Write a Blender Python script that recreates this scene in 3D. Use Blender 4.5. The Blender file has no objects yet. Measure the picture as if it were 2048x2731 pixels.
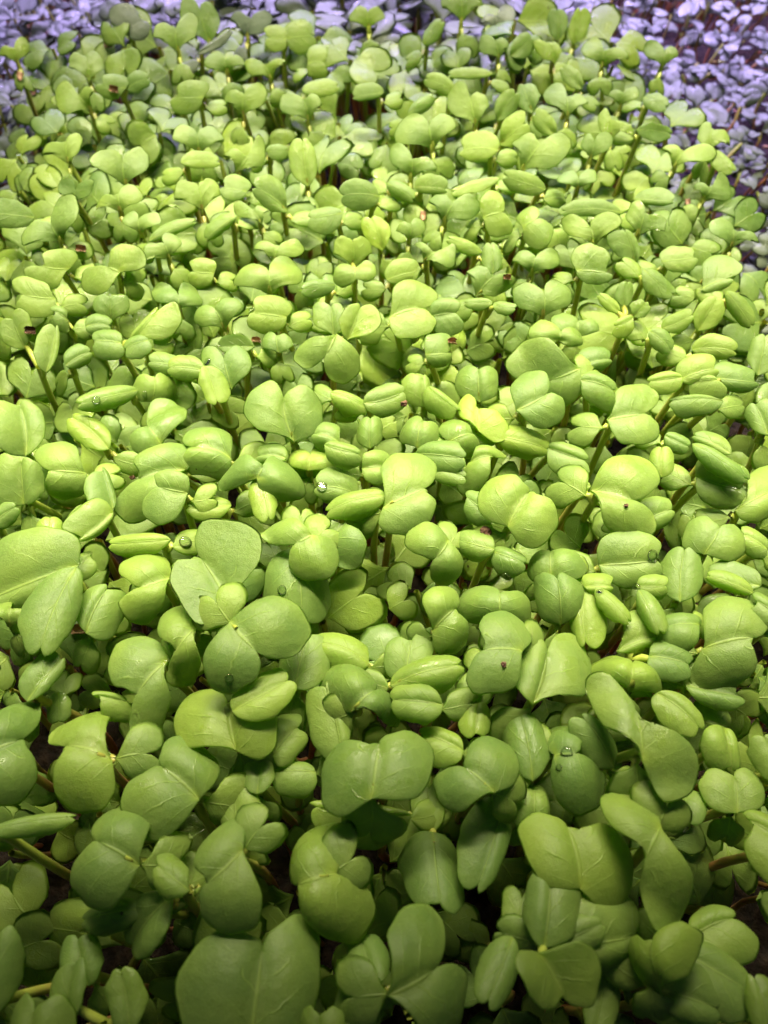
import bpy, math, random
import numpy as np
from mathutils import Vector

# ------------------------------------------------------------------ camera, world, lamps
S = bpy.context.scene
C = S.collection
S.unit_settings.system = 'METRIC'
S.unit_settings.scale_length = 0.01          # 1 unit = 1 cm
CAM = np.array((0.0, 0.0, 17.4))
PITCH = math.radians(57.0)
FPX = 1973.0                                  # focal length in photo pixels (2731 high)
cd = bpy.data.cameras.new('camera')
cam = bpy.data.objects.new('camera', cd)
C.objects.link(cam)
cam.location = CAM
cam.rotation_euler = (math.radians(90) - PITCH, 0, 0)
cd.sensor_fit = 'VERTICAL'
cd.sensor_height = 36.0
cd.lens = 36.0 * FPX / 2731.0
cd.clip_start = 0.1
cd.clip_end = 500.0
cd.dof.use_dof = True
cd.dof.focus_distance = 14.6
cd.dof.aperture_fstop = 0.21
S.camera = cam

W = bpy.data.worlds.new('World')
S.world = W
W.use_nodes = True
bg = W.node_tree.nodes['Background']
bg.inputs['Color'].default_value = (0.60, 0.80, 1.0, 1)
bg.inputs['Strength'].default_value = 0.045

def area_lamp(name, loc, target, sx, sy, color, power, spread):
    l = bpy.data.lights.new(name, 'AREA')
    l.shape = 'RECTANGLE'
    l.size, l.size_y = sx, sy
    l.color = color
    l.energy = power
    l.spread = math.radians(spread)
    o = bpy.data.objects.new(name, l)
    C.objects.link(o)
    o.location = loc
    d = Vector(target) - Vector(loc)
    o.rotation_euler = d.to_track_quat('-Z', 'Y').to_euler()
    return o

for bar_y, bar_w, bar_s in ((13.2, 2500, 53), (20.0, 4000, 72), (27.0, 4800, 84)):   # three bars of one warm grow light
    area_lamp('warm_grow_bar', (0.5, bar_y, 21.5), (0.5, bar_y - 7.5, 0.0), 30, 1.2, (1.0, 0.92, 0.64), bar_w, bar_s)
area_lamp('violet_grow_lamp', (8, 47.0, 22.0), (8, 44.0, 0), 56, 8, (0.53, 0.38, 1.0), 64000, 112)

S.view_settings.view_transform = 'Standard'
S.view_settings.look = 'None'
S.view_settings.exposure = 0.0
S.view_settings.gamma = 1.0
S.cycles.use_denoising = True
S.cycles.max_bounces = 8
S.cycles.transmission_bounces = 6
S.cycles.diffuse_bounces = 3
S.cycles.glossy_bounces = 3
S.cycles.caustics_reflective = False
S.cycles.caustics_refractive = False
S.cycles.sample_clamp_indirect = 4.0

rng = random.Random(7)
nrng = np.random.default_rng(7)

# ------------------------------------------------------------------ pixel <-> place
FWD = np.array((0.0, math.cos(PITCH), -math.sin(PITCH)))
RIGHT = np.array((1.0, 0, 0))
UPV = np.array((0.0, math.sin(PITCH), math.cos(PITCH)))

def ray(px, py):
    d = FWD + RIGHT * ((px - 1024.0) / FPX) + UPV * ((1365.5 - py) / FPX)
    return d / np.linalg.norm(d)

def on_height(px, py, z):
    d = ray(px, py)
    return CAM + d * ((z - CAM[2]) / d[2])

def on_plane(px, py, p, n):
    d = ray(px, py)
    return CAM + d * (np.dot(p - CAM, n) / np.dot(d, n))

def to_px(p):
    q = np.asarray(p, float) - CAM
    k = np.dot(q, FWD)
    return 1024 + FPX * np.dot(q, RIGHT) / k, 1365.5 - FPX * np.dot(q, UPV) / k, k

# ------------------------------------------------------------------ materials
def nodes_of(name):
    m = bpy.data.materials.new(name)
    m.use_nodes = True
    nt = m.node_tree
    for n in list(nt.nodes):
        nt.nodes.remove(n)
    return m, nt

def N(nt, kind, **kw):
    n = nt.nodes.new(kind)
    for k, v in kw.items():
        setattr(n, k, v)
    return n

def math_node(nt, op, a, b=None, c=None, clamp=False):
    n = nt.nodes.new('ShaderNodeMath')
    n.operation = op
    n.use_clamp = clamp
    for i, v in enumerate((a, b, c)):
        if v is None:
            continue
        if isinstance(v, (int, float)):
            n.inputs[i].default_value = v
        else:
            nt.links.new(v, n.inputs[i])
    return n.outputs[0]

def mix_color(nt, fac, a, b, mode='MIX'):
    n = nt.nodes.new('ShaderNodeMix')
    n.data_type = 'RGBA'
    n.blend_type = mode
    for sock, v in ((n.inputs[0], fac), (n.inputs[6], a), (n.inputs[7], b)):
        if isinstance(v, (int, float)):
            sock.default_value = v
        elif isinstance(v, tuple):
            sock.default_value = v if len(v) == 4 else (*v, 1)
        else:
            nt.links.new(v, sock)
    return n.outputs[2]

def smooth(nt, v, lo, hi):
    n = nt.nodes.new('ShaderNodeMapRange')
    n.interpolation_type = 'SMOOTHSTEP'
    nt.links.new(v, n.inputs[0])
    n.inputs[1].default_value = lo
    n.inputs[2].default_value = hi
    return n.outputs[0]

def leaf_material(name, base, deep, yellow, vein, trans, dark=(0.085, 0.19, 0.045), rough=0.46, spec=0.5):
    """UV.x runs along the midrib, UV.y across (-1..1 mapped to 0..1); attribute 'tone' = how yellow this leaf is."""
    m, nt = nodes_of(name)
    L = nt.links.new
    out = N(nt, 'ShaderNodeOutputMaterial')
    uv = N(nt, 'ShaderNodeUVMap'); uv.uv_map = 'UVMap'
    sep = N(nt, 'ShaderNodeSeparateXYZ'); L(uv.outputs[0], sep.inputs[0])
    tone = N(nt, 'ShaderNodeAttribute', attribute_name='tone')
    geo = N(nt, 'ShaderNodeTexCoord')
    obj = geo.outputs['Object']
    u = sep.outputs[0]
    v = math_node(nt, 'SUBTRACT', math_node(nt, 'MULTIPLY', sep.outputs[1], 2.0), 1.0)
    av = math_node(nt, 'ABSOLUTE', v)
    nz = N(nt, 'ShaderNodeTexNoise'); nz.inputs['Scale'].default_value = 2.3; nz.inputs['Detail'].default_value = 3
    L(obj, nz.inputs['Vector'])
    wob = math_node(nt, 'MULTIPLY', math_node(nt, 'SUBTRACT', nz.outputs[0], 0.5), 0.22)
    # midrib: pale thin line, fading towards the notch
    mid = math_node(nt, 'SUBTRACT', 1.0, smooth(nt, math_node(nt, 'ABSOLUTE', math_node(nt, 'ADD', v, math_node(nt, 'MULTIPLY', wob, 0.18))), 0.008, 0.045))
    # side veins: leave the midrib at an angle and curve towards the lobes
    w = math_node(nt, 'ADD', math_node(nt, 'SUBTRACT', u, math_node(nt, 'MULTIPLY', math_node(nt, 'POWER', av, 0.8), 0.55)), wob)
    fr = math_node(nt, 'FRACT', math_node(nt, 'MULTIPLY', math_node(nt, 'ADD', w, 1.02), 3.1))
    dist = math_node(nt, 'ABSOLUTE', math_node(nt, 'SUBTRACT', fr, 0.5))
    side = math_node(nt, 'SUBTRACT', 1.0, smooth(nt, dist, 0.008, 0.06))
    side = math_node(nt, 'MULTIPLY', side, smooth(nt, math_node(nt, 'SUBTRACT', 0.9, av), 0.0, 0.55))
    side = math_node(nt, 'MULTIPLY', side, smooth(nt, nz.outputs[0], 0.36, 0.6))
    veins = math_node(nt, 'MAXIMUM', mid, math_node(nt, 'MULTIPLY', side, 0.7))
    # colour
    n2 = N(nt, 'ShaderNodeTexNoise'); n2.inputs['Scale'].default_value = 1.1; n2.inputs['Detail'].default_value = 4
    L(obj, n2.inputs['Vector'])
    col = mix_color(nt, smooth(nt, n2.outputs[0], 0.3, 0.7), base, deep)
    col = mix_color(nt, math_node(nt, 'MAXIMUM', tone.outputs['Fac'], 0.0), col, yellow)
    col = mix_color(nt, math_node(nt, 'MULTIPLY', math_node(nt, 'MINIMUM', tone.outputs['Fac'], 0.0), -1.0), col, dark)
    basezone = math_node(nt, 'SUBTRACT', 1.0, smooth(nt, math_node(nt, 'ADD', u, math_node(nt, 'MULTIPLY', av, 0.7)), 0.0, 0.32))
    col = mix_color(nt, math_node(nt, 'MULTIPLY', basezone, 0.55), col, yellow)
    edge = smooth(nt, av, 0.93, 1.0)
    col = mix_color(nt, math_node(nt, 'MULTIPLY', edge, 0.3), col, vein)
    col = mix_color(nt, math_node(nt, 'MULTIPLY', veins, 0.42), col, vein)
    # waxy pale mottling and fine epidermis grain
    n3 = N(nt, 'ShaderNodeTexNoise'); n3.inputs['Scale'].default_value = 26; n3.inputs['Detail'].default_value = 3
    L(obj, n3.inputs['Vector'])
    col = mix_color(nt, math_node(nt, 'MULTIPLY', smooth(nt, n3.outputs[0], 0.35, 0.75), 0.10), col, vein)
    # rare dark soil specks
    vo = N(nt, 'ShaderNodeTexVoronoi'); vo.inputs['Scale'].default_value = 3.2
    L(obj, vo.inputs['Vector'])
    sc = N(nt, 'ShaderNodeSeparateColor'); L(vo.outputs['Color'], sc.inputs[0])
    rad = math_node(nt, 'MULTIPLY', smooth(nt, sc.outputs[0], 0.9, 1.0), 0.10)
    speck = math_node(nt, 'LESS_THAN', math_node(nt, 'ADD', vo.outputs['Distance'], math_node(nt, 'MULTIPLY', math_node(nt, 'SUBTRACT', n3.outputs[0], 0.5), 0.09)), rad)
    col = mix_color(nt, math_node(nt, 'MULTIPLY', speck, 0.8), col, (0.045, 0.035, 0.015))
    # relief
    n4 = N(nt, 'ShaderNodeTexNoise'); n4.inputs['Scale'].default_value = 55; n4.inputs['Detail'].default_value = 2
    L(obj, n4.inputs['Vector'])
    n5 = N(nt, 'ShaderNodeTexNoise'); n5.inputs['Scale'].default_value = 6; n5.inputs['Detail'].default_value = 2
    L(obj, n5.inputs['Vector'])
    h = math_node(nt, 'ADD', math_node(nt, 'MULTIPLY', n4.outputs[0], 0.28), math_node(nt, 'MULTIPLY', n5.outputs[0], 0.6))
    h = math_node(nt, 'SUBTRACT', h, math_node(nt, 'MULTIPLY', veins, 0.36))
    bp = N(nt, 'ShaderNodeBump'); bp.inputs['Strength'].default_value = 0.6; bp.inputs['Distance'].default_value = 0.045
    L(h, bp.inputs['Height'])
    pr = N(nt, 'ShaderNodeBsdfPrincipled')
    L(col, pr.inputs['Base Color']); L(bp.outputs[0], pr.inputs['Normal'])
    rg = math_node(nt, 'ADD', math_node(nt, 'MULTIPLY', n3.outputs[0], 0.16), rough - 0.08)
    wet = N(nt, 'ShaderNodeAttribute', attribute_name='wet')
    nw = N(nt, 'ShaderNodeTexNoise'); nw.inputs['Scale'].default_value = 1.9; nw.inputs['Detail'].default_value = 2
    L(obj, nw.inputs['Vector'])
    patch = math_node(nt, 'MULTIPLY', smooth(nt, nw.outputs[0], 0.53, 0.61), wet.outputs['Fac'])
    L(math_node(nt, 'MULTIPLY', rg, math_node(nt, 'SUBTRACT', 1.0, math_node(nt, 'MULTIPLY', patch, 0.85))), pr.inputs['Roughness'])
    pr.inputs['Specular IOR Level'].default_value = spec
    tr = N(nt, 'ShaderNodeBsdfTranslucent')
    tcol = mix_color(nt, 1.0, col, trans, 'MULTIPLY')
    L(tcol, tr.inputs['Color']); L(bp.outputs[0], tr.inputs['Normal'])
    mx = N(nt, 'ShaderNodeMixShader'); mx.inputs[0].default_value = 0.42
    L(pr.outputs[0], mx.inputs[1]); L(tr.outputs[0], mx.inputs[2])
    L(mx.outputs[0], out.inputs['Surface'])
    return m

M_LEAF = leaf_material('cotyledon_green', (0.27, 0.355, 0.08), (0.19, 0.28, 0.07), (0.40, 0.48, 0.05), (0.42, 0.54, 0.13), (1.9, 2.3, 0.8))
M_FAR = leaf_material('leaf_greyed_for_violet', (0.25, 0.30, 0.22), (0.17, 0.21, 0.15), (0.24, 0.30, 0.17), (0.30, 0.34, 0.25), (1.2, 1.2, 1.1), rough=0.5)  # greyed leaf green: part of the violet light's lavender is put into the colour

def stem_material():
    m, nt = nodes_of('seedling_stem')
    L = nt.links.new
    out = N(nt, 'ShaderNodeOutputMaterial')
    uv = N(nt, 'ShaderNodeUVMap'); uv.uv_map = 'UVMap'
    sep = N(nt, 'ShaderNodeSeparateXYZ'); L(uv.outputs[0], sep.inputs[0])
    tone = N(nt, 'ShaderNodeAttribute', attribute_name='tone')
    tc = N(nt, 'ShaderNodeTexCoord')
    nz = N(nt, 'ShaderNodeTexNoise'); nz.inputs['Scale'].default_value = 9
    L(tc.outputs['Object'], nz.inputs['Vector'])
    down = math_node(nt, 'SUBTRACT', 1.0, sep.outputs[0])
    red = math_node(nt, 'ADD', smooth(nt, down, 0.05, 0.75), math_node(nt, 'SUBTRACT', tone.outputs['Fac'], 0.5))
    red = math_node(nt, 'ADD', red, math_node(nt, 'MULTIPLY', math_node(nt, 'SUBTRACT', nz.outputs[0], 0.5), 0.5), clamp=True)
    col = mix_color(nt, red, (0.36, 0.42, 0.07), (0.42, 0.17, 0.07))
    pr = N(nt, 'ShaderNodeBsdfPrincipled')
    L(col, pr.inputs['Base Color'])
    pr.inputs['Roughness'].default_value = 0.35
    pr.inputs['Subsurface Weight'].default_value = 0.0
    L(pr.outputs[0], out.inputs['Surface'])
    return m
M_STEM = stem_material()

def plain(name, a, b, scale, rough, bump=0.4, dist=0.05, spec=0.3):
    m, nt = nodes_of(name)
    L = nt.links.new
    out = N(nt, 'ShaderNodeOutputMaterial')
    tc = N(nt, 'ShaderNodeTexCoord')
    nz = N(nt, 'ShaderNodeTexNoise'); nz.inputs['Scale'].default_value = scale; nz.inputs['Detail'].default_value = 6
    L(tc.outputs['Object'], nz.inputs['Vector'])
    col = mix_color(nt, smooth(nt, nz.outputs[0], 0.3, 0.7), a, b)
    bp = N(nt, 'ShaderNodeBump'); bp.inputs['Strength'].default_value = bump; bp.inputs['Distance'].default_value = dist
    L(nz.outputs[0], bp.inputs['Height'])
    pr = N(nt, 'ShaderNodeBsdfPrincipled')
    L(col, pr.inputs['Base Color']); L(bp.outputs[0], pr.inputs['Normal'])
    pr.inputs['Roughness'].default_value = rough
    pr.inputs['Specular IOR Level'].default_value = spec
    L(pr.outputs[0], out.inputs['Surface'])
    return m
M_SOIL = plain('dark_soil', (0.010, 0.006, 0.004), (0.040, 0.022, 0.013), 3.5, 0.8, 0.8, 0.3)
M_SHELF = plain('black_shelf', (0.012, 0.012, 0.014), (0.03, 0.03, 0.033), 2.0, 0.5)
M_HUSK = plain('seed_husk_brown', (0.26, 0.14, 0.07), (0.46, 0.29, 0.18), 7.0, 0.6, 0.8, 0.06)
M_CRUMB = plain('soil_crumb_brown', (0.06, 0.03, 0.02), (0.20, 0.10, 0.065), 9.0, 0.7, 0.8, 0.06)

def water_material():
    m, nt = nodes_of('clear_water')
    out = N(nt, 'ShaderNodeOutputMaterial')
    gl = N(nt, 'ShaderNodeBsdfGlossy'); gl.inputs['Roughness'].default_value = 0.03
    tp = N(nt, 'ShaderNodeBsdfTransparent'); tp.inputs['Color'].default_value = (0.96, 0.98, 0.96, 1)
    fr = N(nt, 'ShaderNodeFresnel'); fr.inputs['IOR'].default_value = 1.4
    mx = N(nt, 'ShaderNodeMixShader')
    nt.links.new(fr.outputs[0], mx.inputs[0]); nt.links.new(tp.outputs[0], mx.inputs[1]); nt.links.new(gl.outputs[0], mx.inputs[2])
    nt.links.new(mx.outputs[0], out.inputs['Surface'])
    return m
M_WATER = water_material()

# ------------------------------------------------------------------ leaf geometry
def catmull(P, n):
    P = np.asarray(P, float)
    Q = np.vstack((2 * P[0] - P[1], P, 2 * P[-1] - P[-2]))
    t = np.linspace(0, len(P) - 1, 160)
    i = np.minimum(t.astype(int), len(P) - 2)
    f = (t - i)[:, None]
    a, b, c, d = Q[i], Q[i + 1], Q[i + 2], Q[i + 3]
    X = 0.5 * (2 * b + (c - a) * f + (2 * a - 5 * b + 4 * c - d) * f ** 2 + (3 * b - a - 3 * c + d) * f ** 3)
    s = np.concatenate(([0], np.cumsum(np.linalg.norm(np.diff(X, axis=0), axis=1))))
    k = np.linspace(0, s[-1], n)
    return np.stack((np.interp(k, s, X[:, 0]), np.interp(k, s, X[:, 1])), 1)

def notch_at(L, We):
    return L * (1 - 0.05 - 0.13 * min(1.0, max(0.0, (We / L - 0.4) / 0.3)))

def half_outline(L, xe, We, n, fan=0.0):
    h = 0.5 * max(1.12 * L, (0.95 + 0.17 * min(1, max(0, We / L - 0.7) / 0.3)) * We)
    Ln = notch_at(L, We)
    pts = [(0, 0)]
    a = xe - h
    pts.append((a * 0.55, 0.16 * We) if a > 0 else (a * 0.55, 0.2 * We))
    p1 = xe - 0.98 * h; p2 = xe - 0.74 * h
    if fan:
        p1 = p1 * (1 - fan) + max(p1, 0.34 * L) * fan; p2 = p2 * (1 - fan) + max(p2, 0.5 * L) * fan
        pts[1] = (0.16 * L * fan + pts[1][0] * (1 - fan), pts[1][1] * (1 - 0.55 * fan))
    pts += [(p1, 0.46 * We), (p2, 0.82 * We), (xe, We), (xe + 0.70 * h, 0.86 * We),
            (xe + h, 0.52 * We), (xe + 0.84 * h, 0.24 * We)]
    b = xe + h
    pts.append((Ln + 0.42 * (b - Ln), 0.055 * We))
    pts.append((Ln, 0))
    k = min(1.0, max(0.0, (We / L - 0.34) / 0.3))
    A = catmull(pts, n)
    if k < 1:
        B = catmull([(0, 0), (0.07 * L, 0.42 * We), (0.28 * L, 0.86 * We), (min(max(xe, .4 * L), .65 * L), We), (0.82 * L, 0.84 * We),
                     (1.01 * L, 0.42 * We), (1.03 * L, 0.16 * We), (Ln, 0)], n)
        A = A * k + B * (1 - k)
    return A

_s_fine = np.array((0, .16, .33, .5, .66, .80, .90, .965, 1.0))
_s_coarse = np.array((0, .3, .6, .85, 1.0))
def leaf_arrays(L, left, right, dome=0.25, fold=0.0, roll=0.0, bend=0.0, wave=0.05, thick=0.045, nu=24, fine=True, seed=0, puff=0.12, fan=0.0, crease=1.0):
    """A thick blade with two lobes. Returns verts (local x along the midrib, y across, z up), quads, uv per vertex."""
    r = np.random.default_rng(seed)
    S_ = _s_fine if fine else _s_coarse
    ns = len(S_)
    ol = half_outline(L, left[0], left[1], nu, fan)
    orr = half_outline(L, right[0], right[1], nu, fan)
    u = np.linspace(0, 1, nu)
    for oo in (ol, orr):
        q_ = r.uniform(0, 6.28, 3)
        oo *= (1 + (0.035 * np.sin(9 * u + q_[0]) + 0.022 * np.sin(17 * u + q_[1]) + 0.012 * np.sin(33 * u + q_[2])) * np.sin(np.pi * u))[:, None]
    um = u * u * (3 - 2 * u) * 0.5 + u * 0.5
    Ln = notch_at(L, 0.5 * (left[1] + right[1]))
    ol[-1] = orr[-1] = (Ln, 0)
    mid = np.stack((Ln * um, 0 * um), 1)
    cols = []
    svals = []
    for k in range(ns - 1, 0, -1):
        s = S_[k]
        cols.append(mid * (1 - s) + np.stack((ol[:, 0], ol[:, 1]), 1) * s); svals.append(s)
    cols.append(mid); svals.append(0.0)
    for k in range(1, ns):
        s = S_[k]
        cols.append(mid * (1 - s) + np.stack((orr[:, 0], -orr[:, 1]), 1) * s); svals.append(-s)
    P = np.array(cols)                       # (nc, nu, 2)
    sv = np.array(svals)
    x, y = P[..., 0], P[..., 1]
    WL, WR = left[1], right[1]
    Wm = 0.5 * (WL + WR)
    yn = np.where(y > 0, y / WL, y / WR)
    xr = (x - 0.5 * L) / max(L * 0.6, 0.5 * Wm)
    ay = np.abs(y)
    z = -dome * Wm * (0.75 * yn ** 2 + 0.55 * np.clip(xr, -1.3, 1.3) ** 2 + 0.35 * yn ** 4)
    lop = r.uniform(.55, 1.45)
    fade = 1 - 0.45 * np.clip(x / L, 0, 1) ** 2
    z += fade * np.where(y > 0, lop, 2 - lop) * math.tan(math.radians(fold)) * (np.sqrt(y * y + (0.05 * Wm) ** 2) - 0.05 * Wm)
    if roll:
        xx = np.clip(0.9 * (x - 0.5 * L) / (0.5 * L + 1e-6), -1.25, 1.25)
        yy = np.clip(np.abs(yn) * 0.97, 0, 1)
        z -= roll * Wm * 1.0 * (1 - np.sqrt(np.clip(1 - yy ** 2, 0, 1)))
        z -= roll * 0.25 * L * xx ** 2 * 0.5
    z -= bend * L * (x / L) ** 2
    if fan:
        z -= fan * 0.30 * Wm * np.exp(-((x / L) ** 2 + (1.2 * yn) ** 2) / 0.12)
    z += puff * Wm * (np.sin(np.pi * np.clip(np.abs(yn), 0, 1) ** 0.75) - 0.25) * np.clip(1 - 0.5 * xr ** 2, .1, 1)
    # crease of the midrib and quilting between the side veins
    g = np.clip(x / L, 0, 1)
    z -= crease * 0.028 * Wm * np.exp(-(y / (0.10 * Wm)) ** 2) * np.sin(np.pi * np.clip(0.15 + 0.85 * g, 0, 1)) * (1 if fold < 20 else 0)
    ph = r.uniform(0, 6.28, 6)
    k1 = 2.2 / Wm
    z += wave * Wm * (0.55 * np.sin(k1 * x + ph[0] + 0.8 * np.sin(k1 * y + ph[1])) + 0.5 * np.sin(1.7 * k1 * y + ph[2] + k1 * x * .6) * yn ** 2
                      + 0.35 * np.sin(3.1 * k1 * x + ph[3]) * np.abs(yn) ** 2)
    quilt = np.sin((x / L - 0.55 * np.abs(yn) ** 0.8) * 19.5 + ph[4])
    z += 0.007 * Wm * (0.5 + 0.8 * np.sin(k1 * 1.3 * y + ph[5])) * quilt * np.clip(np.abs(yn) * 3, 0, 1) * np.clip((1 - np.abs(yn)) * 3, 0, 1)
    y = y + r.uniform(-.28, .28) * L * ((x / L - 0.5) ** 2 - 0.25) * (0.3 if roll else 1)
    T = np.stack((x, y, z), -1)
    dU = np.gradient(T, axis=1); dS = np.gradient(T, axis=0)
    nrm = np.cross(dS, dU)
    nrm /= np.linalg.norm(nrm, axis=-1, keepdims=True) + 1e-12
    nrm = np.where(nrm[..., 2:3] < 0, -nrm, nrm)
    nrm[:, 0] = nrm[:, 1]; nrm[:, -1] = nrm[:, -2]
    a = np.abs(sv)
    prof = np.sqrt(np.clip(1 - a ** 4, 0, 1))[:, None, None] * 0.5 * thick
    endf = np.ones(nu); endf[0] = 1.0; endf[-1] = 0.55
    prof = prof * endf[None, :, None]
    top = T + nrm * prof
    bot = T - nrm * prof
    nc = len(sv)
    V = np.concatenate((top.reshape(-1, 3), bot.reshape(-1, 3)))
    idx = np.arange(nc * nu).reshape(nc, nu)
    q = np.stack((idx[:-1, :-1], idx[:-1, 1:], idx[1:, 1:], idx[1:, :-1]), -1).reshape(-1, 4)
    qb = q[:, ::-1] + nc * nu
    # outline rows close on themselves (zero thickness there): stitch with quads
    e = []
    o = nc * nu
    for c in (0, nc - 1):
        r_ = idx[c]
        f = np.stack((r_[:-1], r_[:-1] + o, r_[1:] + o, r_[1:]), -1)
        e.append(f if c else f[:, ::-1])
    for rr in (0, nu - 1):
        r_ = idx[:, rr]
        f = np.stack((r_[:-1], r_[1:], r_[1:] + o, r_[:-1] + o), -1)
        e.append(f if rr else f[:, ::-1])
    F = np.concatenate([q, qb] + e)
    uvx = np.clip(x / L, 0, 1.5)
    uvy = 0.5 + 0.5 * np.repeat(sv[:, None], nu, 1)
    UV = np.stack((uvx, uvy), -1).reshape(-1, 2)
    UV = np.concatenate((UV, UV))
    return V, F, UV

def tube_arrays(pts, radii, sides=7):
    pts = np.asarray(pts, float); n = len(pts)
    d = np.gradient(pts, axis=0)
    d /= np.linalg.norm(d, axis=1, keepdims=True) + 1e-9
    ref = np.array((1.0, 0.13, 0.0))
    a = np.cross(d, ref); a /= np.linalg.norm(a, axis=1, keepdims=True) + 1e-9
    b = np.cross(d, a)
    th = np.linspace(0, 2 * math.pi, sides, endpoint=False)
    V = (pts[:, None] + np.asarray(radii)[:, None, None] * (np.cos(th)[None, :, None] * a[:, None] + np.sin(th)[None, :, None] * b[:, None])).reshape(-1, 3)
    i = np.arange(n * sides).reshape(n, sides)
    j = np.roll(i, -1, axis=1)
    F = np.stack((i[:-1], j[:-1], j[1:], i[1:]), -1).reshape(-1, 4)
    UV = np.stack((np.repeat(np.linspace(0, 1, n), sides), np.tile(np.linspace(0, 1, sides), n)), -1)
    return V, F, UV

def make_mesh(name, V, F, UV, mat, tone=0.0, wet=0.0, smooth_=True):
    me = bpy.data.meshes.new(name)
    V = np.asarray(V, np.float32); F = np.asarray(F, np.int32)
    me.vertices.add(len(V)); me.vertices.foreach_set('co', V.ravel())
    me.loops.add(F.size); me.loops.foreach_set('vertex_index', F.ravel())
    me.polygons.add(len(F))
    me.polygons.foreach_set('loop_start', np.arange(0, F.size, 4, dtype=np.int32))
    uvl = me.uv_layers.new(name='UVMap')
    uvl.data.foreach_set('uv', np.asarray(UV, np.float32)[F.ravel()].ravel())
    for nm, val in (('tone', tone), ('wet', wet)):
        at = me.attributes.new(nm, 'FLOAT', 'POINT')
        at.data.foreach_set('value', np.broadcast_to(np.asarray(val, np.float32), (len(V),)).copy())
    me.update(calc_edges=True)
    me.polygons.foreach_set('use_smooth', np.ones(len(F), bool) if smooth_ else np.zeros(len(F), bool))
    me.materials.append(mat)
    me.validate()
    return me

class Pile:
    """Collects many arrays into one mesh (only for kind = stuff)."""
    def __init__(s): s.V, s.F, s.U, s.T, s.n = [], [], [], [], 0
    def add(s, V, F, UV, tone=0.0):
        s.V.append(V); s.F.append(F + s.n); s.U.append(UV); s.T.append(np.full(len(V), tone)); s.n += len(V)
    def mesh(s, name, mat):
        return make_mesh(name, np.concatenate(s.V), np.concatenate(s.F), np.concatenate(s.U), mat, np.concatenate(s.T), 0.8)

def unit(v):
    v = np.asarray(v, float)
    return v / (np.linalg.norm(v) + 1e-12)

def frame(xa, n):
    xa = unit(xa); ya = unit(np.cross(n, xa)); za = np.cross(xa, ya)
    return np.stack((xa, ya, za), 1)         # columns

# ------------------------------------------------------------------ setting
def grid_sheet(name, x0, x1, y0, y1, step, z, amp, mat, seed):
    r = np.random.default_rng(seed)
    xs = np.arange(x0, x1 + step, step); ys = np.arange(y0, y1 + step, step)
    X, Y = np.meshgrid(xs, ys, indexing='ij')
    Z = z + amp * r.standard_normal(X.shape)
    V = np.stack((X, Y, Z), -1).reshape(-1, 3)
    i = np.arange(X.size).reshape(X.shape)
    F = np.stack((i[:-1, :-1], i[1:, :-1], i[1:, 1:], i[:-1, 1:]), -1).reshape(-1, 4)
    UV = V[:, :2] * 0.1
    o = bpy.data.objects.new(name, make_mesh(name, V, F, UV, mat))
    C.objects.link(o)
    o['kind'] = 'structure'
    return o

def bed_right(y): return 12.1 - 0.19 * (y - 8) - (max(0, y - 30) * 0.2)
BED_BACK = 28.3
def bed_left(y): return -13.8 + 0.13 * (y - 8)
grid_sheet('soil', -15, 13, -9, 41, 0.5, 0.0, 0.10, M_SOIL, 1)
grid_sheet('shelf', -70, 70, -20, 110, 5, -2.2, 0.0, M_SHELF, 2)

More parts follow.
